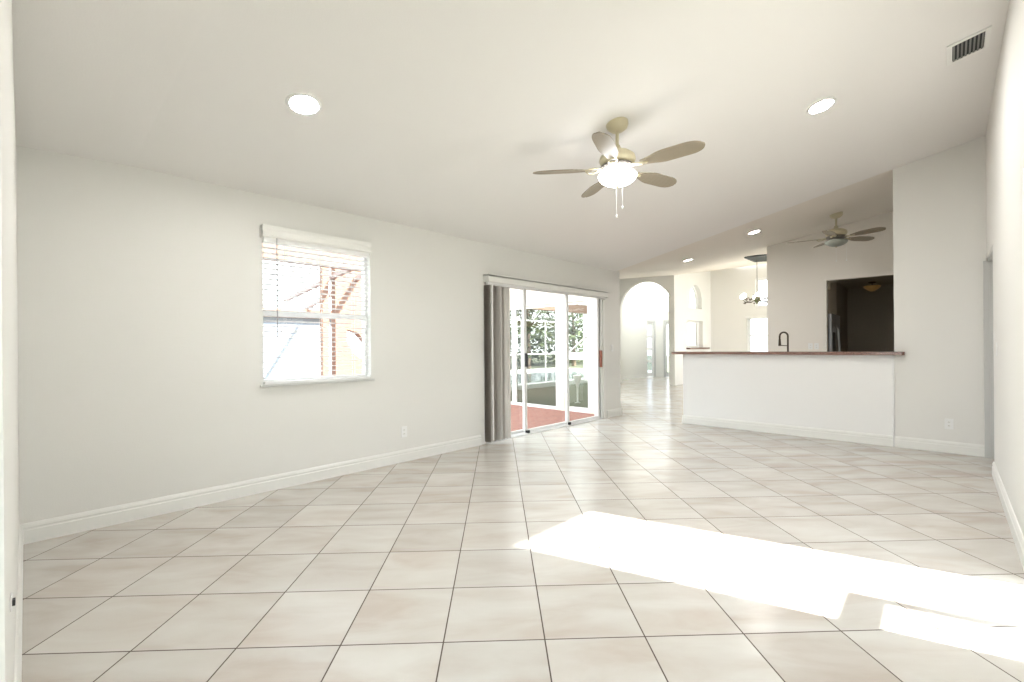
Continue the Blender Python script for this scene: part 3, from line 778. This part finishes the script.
bm = bmesh.new(); add_lathe(bm, [(0, 0.10), (0.03, 0.10), (0.07, 0.05), (0.075, -0.06), (0.03, -0.11), (0, -0.13)], 12); link('frame', bm, BRONZE, fl, True)
bm = bmesh.new(); add_lathe(bm, [(0, 0.0), (0.09, -0.01), (0.14, 0.10), (0.12, 0.22), (0, 0.24)], 16, (0, 0, 0.12)); link('glass_shade', bm, mat('warm lit lamp glass', (0.9, 0.85, 0.75), 0.4, emit=(1.0, 0.88, 0.70), estr=40.0), fl, True)
bm = bmesh.new(); add_tube(bm, [(0, 0, 0.1), (0, 0, 1.38)], 0.004, 6); link('chain', bm, BRONZE, fl)
# foyer closing walls
struct(sheet('wall_foyer_right', (13.4, 6.2, 0), (0.906, 0.423, 0), Z, (0.423, -0.906, 0), 0.1, rect(0, 4.6, 0, 4.3), [], WALL))
# hall exterior wall running from the patio corner to the arch
hw = Vector((13.25 - 7.0, 8.72 - 4.30, 0)); hl = hw.length; hw.normalize()
struct(sheet('wall_hall', (7.0, A + 0.155, 0), hw, Z, (-hw.y, hw.x, 0), 0.14, [(0, 0), (hl, 0), (hl, 3.6), (0, 2.62)], [rect(1.2, 4.6, 0.0, 2.1)], WALL))
d7 = struct(sheet('door_7', Vector((7.0, A + 0.155, 0)) + Vector((-hw.y, hw.x, 0)) * 0.05, hw, Z, (-hw.y, hw.x, 0), 0.05, rect(1.2, 4.6, 0, 2.1), [rect(1.27, 2.87, 0.08, 2.03), rect(2.94, 4.53, 0.08, 2.03)], VINYL))
sheet('pane', Vector((7.0, A + 0.155, 0)) + Vector((-hw.y, hw.x, 0)) * 0.07, hw, Z, (-hw.y, hw.x, 0), 0.004, rect(1.25, 4.55, 0.06, 2.05), [], GLASS, d7)

# dark framed recess in the hall ceiling
sk = thing('ceiling_grille', 'dark rectangular grille in the hall ceiling above the chandelier', 'grille', (0, 0, 0))
dz = -0.02
vq = [(11.192, 3.357, 3.25 + dz), (11.925, 3.044, 3.37 + dz), (14.49, 3.70, 3.664 + dz), (13.917, 3.908, 3.589 + dz)]
bm = bmesh.new(); lo = [bm.verts.new(p) for p in vq]; hi = [bm.verts.new((p[0], p[1], p[2] + 0.03)) for p in vq]
bm.faces.new(lo); bm.faces.new(hi[::-1])
for i in range(4): bm.faces.new((lo[i], lo[(i + 1) % 4], hi[(i + 1) % 4], hi[i]))
link('grille_panel', bm, DARKV, sk)
bm = bmesh.new()
for i in range(4):
    a, b_ = Vector(vq[i]), Vector(vq[(i + 1) % 4]); add_tube(bm, [a, b_], 0.02, 4)
link('frame', bm, mat('dark grey frame', (0.07, 0.075, 0.075), 0.6), sk)

# chandelier
CH = Vector((12.62, 3.50, 2.37))
ch = thing('chandelier', 'chandelier with lit globes and dark leafy arms hanging in the dining area', 'chandelier', CH)
bm = bmesh.new(); add_lathe(bm, [(0, 0.10), (0.02, 0.10), (0.05, 0.05), (0.075, 0.0), (0.06, -0.05), (0.02, -0.08), (0, -0.11)], 14); link('body', bm, mat('green bronze', (0.16, 0.20, 0.08), 0.4), ch, True)
bm = bmesh.new(); add_tube(bm, [(0, 0, 0.1), (0, 0, 1.03)], 0.006, 6); link('chain', bm, BRONZE, ch)
for k in range(6):
    a = 2 * PI * k / 6 + 0.4; ca, sa = math.cos(a), math.sin(a)
    bm = bmesh.new()
    add_tube(bm, [(ca * r_, sa * r_, z_) for r_, z_ in ((0.05, 0), (0.15, -0.06), (0.28, -0.05), (0.36, 0.03))], 0.009, 6)
    for q, (r_, z_) in enumerate(((0.18, 0.01), (0.26, 0.03), (0.31, -0.07))):
        for s in (-1, 1):
            c_ = Vector((ca * r_ - sa * 0.03 * s, sa * r_ + ca * 0.03 * s, z_))
            add_lathe(bm, [(0, 0.026), (0.018, 0.01), (0.02, -0.005), (0, -0.02)], 6, c_)
    arm = link('arm', bm, BRONZE, ch)
    bm = bmesh.new(); add_lathe(bm, [(0, 0.0), (0.03, 0.01), (0.055, 0.05), (0.052, 0.09), (0.033, 0.112), (0, 0.12)], 14, (ca * 0.37, sa * 0.37, 0.04)); link('glass_globe', bm, GLOBE_ON, arm, True)

# ------------------------------------------------------------------ outside: patio, screen, pool, trees
struct(box('patio', 2.4, 6.95, A + 0.16, 9.0, -0.09, -0.02, BRICK))
struct(box('patio_concrete', -3, 2.4, A + 0.16, 9.0, -0.09, -0.021, CONC))
struct(box('garden', -45, 60, -45, 60, -0.2, -0.1, GRASSM))
struct(box('driveway', -1.5, 9.5, -7.5, -0.47, -0.1, -0.02, mat('pale concrete', (0.62, 0.60, 0.56), 0.9)))
XS = 6.88
# screen wall in plane X = 6.88
sw = thing('screen_wall', 'white framed grey screen panels along the side of the patio, outside the sliding door', 'screen enclosure', (0, 0, 0))
def spanel(y0, y1, z0, z1, rails=(), st=0.05, m=SCREEN, lowst=0.06):
    f = sheet('screen_frame', (XS, 0, 0), Y, Z, X, 0.05, rect(y0, y1, z0, z1), [rect(y0 + st, y1 - st, z0 + lowst, z1 - 0.04)], VINYL, sw)
    sheet('screen_mesh', (XS + 0.02, 0, 0), Y, Z, X, 0.003, rect(y0 + st - .005, y1 - st + .005, z0 + lowst - .005, z1 - .035), [], m, f)
    if rails:
        bm = bmesh.new()
        for a, b_ in rails: add_sheet(bm, (XS + 0.005, 0, 0), Y, Z, X, 0.04, rect(y0 + st, y1 - st, a, b_))
        link('mid_rail', bm, VINYL, f)
    return f
spanel(5.45, 6.62, -0.02, 2.04)
spanel(6.64, 8.2, -0.02, 2.04, ((1.02, 1.05),))
g_ = spanel(4.70, 5.28, -0.02, 2.04, ((0.96, 1.10),), lowst=0.09, m=glass_mat('light screen', (0.88, 0.885, 0.86), 0.04))
bm = bmesh.new(); add_tube(bm, [(XS + 0.03, 5.20, 1.10), (XS + 0.03, 4.76, 1.42)], 0.016, 6); link('brace', bm, VINYL, g_)
# posts and header: cream house wall beyond the patio door
struct(sheet('wall_patio', (XS - 0.02, 0, 0), Y, Z, X, 0.12, [(A + 0.16, -0.05), (4.70, -0.05), (4.70, 2.05), (5.28, 2.05), (5.28, -0.05), (5.45, -0.05), (5.45, 2.05), (8.4, 2.05), (8.4, 2.9), (A + 0.16, 2.9)], [], STUCCO))
# fascia of the roof seen through the screen
struct(box('fascia', 7.6, 13.0, 8.9, 9.1, 2.35, 2.62, FASCIA))
# pool, coping and cage
pool = thing('swimming_pool', 'pool with pale raised coping behind the patio screen', 'pool', (0, 0, 0))
bm = bmesh.new(); add_sheet(bm, (0, 0, -0.1), X, Y, Z, 0.14, rect(8.6, 20, 9.4, 16), [rect(9.0, 19.6, 9.8, 15.6)]); link('coping', bm, mat('white coping', (0.8, 0.8, 0.78), 0.7), pool)
box('water', 9.0, 19.6, 9.8, 15.6, -0.09, -0.05, POOL, pool)
# cage frames
cage = thing('pool_cage', 'white aluminium frame of the pool cage beyond the patio screen', 'pool cage', (0, 0, 0))
bm = bmesh.new()
for k in range(7): add_box(bm, 7.6 + 2 * k, 7.66 + 2 * k, 16.4, 16.46, -0.1, 2.7)
add_box(bm, 7, 21, 16.4, 16.46, 2.64, 2.7); add_box(bm, 7, 21, 16.4, 16.46, 0.8, 0.86)
link('upright_frame', bm, VINYL, cage)

def tree(label, x, y, h, r, seed, z0=0.6):
    rnd = random.Random(seed)
    t = thing('garden_tree', label, 'tree', (x, y, -0.1))
    bm = bmesh.new(); add_tube(bm, [(0, 0, 0), (0.05, 0.03, h * 0.4), (0.0, 0.08, h * 0.75)], [0.16, 0.11, 0.05], 8)
    for k in range(5):
        a = rnd.uniform(0, 6.28); add_tube(bm, [(0.03, 0.03, h * 0.4), (math.cos(a) * r * 0.6, math.sin(a) * r * 0.6, h * (0.55 + 0.2 * rnd.random()))], [0.06, 0.02], 6)
    link('trunk', bm, BARK, t)
    bm = bmesh.new()
    for k in range(1500):
        u = rnd.gauss(0, 1), rnd.gauss(0, 1), rnd.gauss(0, 1)
        v = Vector(u).normalized() * (rnd.random() ** 0.4)
        p = Vector((v.x * r, v.y * r, z0 + (h - z0) * 0.5 * (1 + v.z)))
        s = rnd.uniform(0.10, 0.22)
        d1_ = Vector((rnd.gauss(0, 1), rnd.gauss(0, 1), rnd.gauss(0, 1))).normalized(); d2_ = d1_.orthogonal().normalized()
        bm.faces.new([bm.verts.new(p + d1_ * s), bm.verts.new(p + d2_ * s * 0.45), bm.verts.new(p - d1_ * s), bm.verts.new(p - d2_ * s * 0.45)])
    link('foliage', bm, LEAF, t)
TL = ['bushy green tree beyond the pool, leftmost seen through the patio door', 'green tree beyond the pool, second from the left through the patio door',
      'green tree beyond the pool, behind the tall white screen post', 'green tree beyond the pool, seen through the right door panel', 'green tree beyond the pool, rightmost behind the white column']
for k, (x, y) in enumerate(((12.2, 18.6), (16.3, 18.6), (20.6, 18.6), (25.0, 18.4), (29.5, 17.4))):
    tree(TL[k], x, y, 5.2 + 0.4 * (k % 3), 2.0, 11 + k)
h_ = bmesh.new()
rnd = random.Random(5)
for k in range(5000):
    p = Vector((rnd.uniform(5, 34), rnd.uniform(21.6, 23.0), rnd.uniform(-0.1, 2.6)))
    s = rnd.uniform(0.12, 0.25); d1_ = Vector((rnd.gauss(0, 1), rnd.gauss(0, 1), rnd.gauss(0, 1))).normalized(); d2_ = d1_.orthogonal().normalized()
    h_.faces.new([h_.verts.new(p + d1_ * s), h_.verts.new(p + d2_ * s * 0.5), h_.verts.new(p - d1_ * s), h_.verts.new(p - d2_ * s * 0.5)])
tag(link('garden_hedge', h_, LEAF), 'long low leafy hedge behind the trees at the far end of the garden', 'hedge')
pr = thing('porch_railing', 'low porch railing outside the sunlit glazed door in the right wall', 'railing', (0, 0, 0))
bm = bmesh.new(); add_box(bm, 1.3, 2.97, -0.74, -0.69, 0.85, 0.95, 0.006); link('handrail', bm, WHITE, pr)
for x in (1.3, 2.95):
    bm = bmesh.new(); add_box(bm, x, x + 0.045, -0.738, -0.692, -0.02, 0.95, 0.004); link('post', bm, WHITE, pr)
# patio table
pt = thing('patio_stool', 'small white cone-shaped stool standing outside behind the right screen panel', 'stool', (8.05, 5.83, -0.02))
bm = bmesh.new(); add_lathe(bm, [(0, 0.60), (0.10, 0.60), (0.10, 0.585), (0.06, 0.46), (0.02, 0.33), (0.015, 0.02), (0.07, 0.0), (0, 0.0)], 20); link('cone', bm, WHITE, pt, True)

struct(box('wall_sun_block', 16.42, 19.6, 1.5, 1.7, -0.1, 5.2, STUCCO))  # added out of view to keep sun off the dining partition
# outside the left window: peach lanai beams, column, wall and a white neighbour wall
lan = thing('lanai_beams', 'peach coloured beams crossing above the patio outside the left window', 'beams', (0, 0, 0))
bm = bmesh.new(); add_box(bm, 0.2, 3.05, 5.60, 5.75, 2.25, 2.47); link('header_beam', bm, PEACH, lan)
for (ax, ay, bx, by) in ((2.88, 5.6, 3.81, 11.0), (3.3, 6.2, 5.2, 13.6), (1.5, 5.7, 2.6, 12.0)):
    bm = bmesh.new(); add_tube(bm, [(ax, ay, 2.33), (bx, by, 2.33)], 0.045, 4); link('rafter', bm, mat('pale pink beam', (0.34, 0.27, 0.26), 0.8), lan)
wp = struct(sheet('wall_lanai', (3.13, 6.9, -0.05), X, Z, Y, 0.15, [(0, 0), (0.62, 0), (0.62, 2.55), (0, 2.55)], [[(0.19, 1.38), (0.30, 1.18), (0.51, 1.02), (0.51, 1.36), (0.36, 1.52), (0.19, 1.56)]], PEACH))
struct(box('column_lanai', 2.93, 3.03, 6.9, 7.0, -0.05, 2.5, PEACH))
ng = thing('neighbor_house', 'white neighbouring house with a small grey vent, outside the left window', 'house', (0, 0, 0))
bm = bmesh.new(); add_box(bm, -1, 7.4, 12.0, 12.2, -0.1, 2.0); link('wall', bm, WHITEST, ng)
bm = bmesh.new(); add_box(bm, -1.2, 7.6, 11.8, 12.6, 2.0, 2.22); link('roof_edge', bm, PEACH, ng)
bm = bmesh.new(); add_box(bm, 4.05, 4.6, 11.97, 12.0, 1.62, 1.70); add_box(bm, 4.05, 4.6, 11.97, 12.0, 1.48, 1.56); link('vent', bm, mat('grey vent', (0.35, 0.36, 0.38), 0.6), ng)
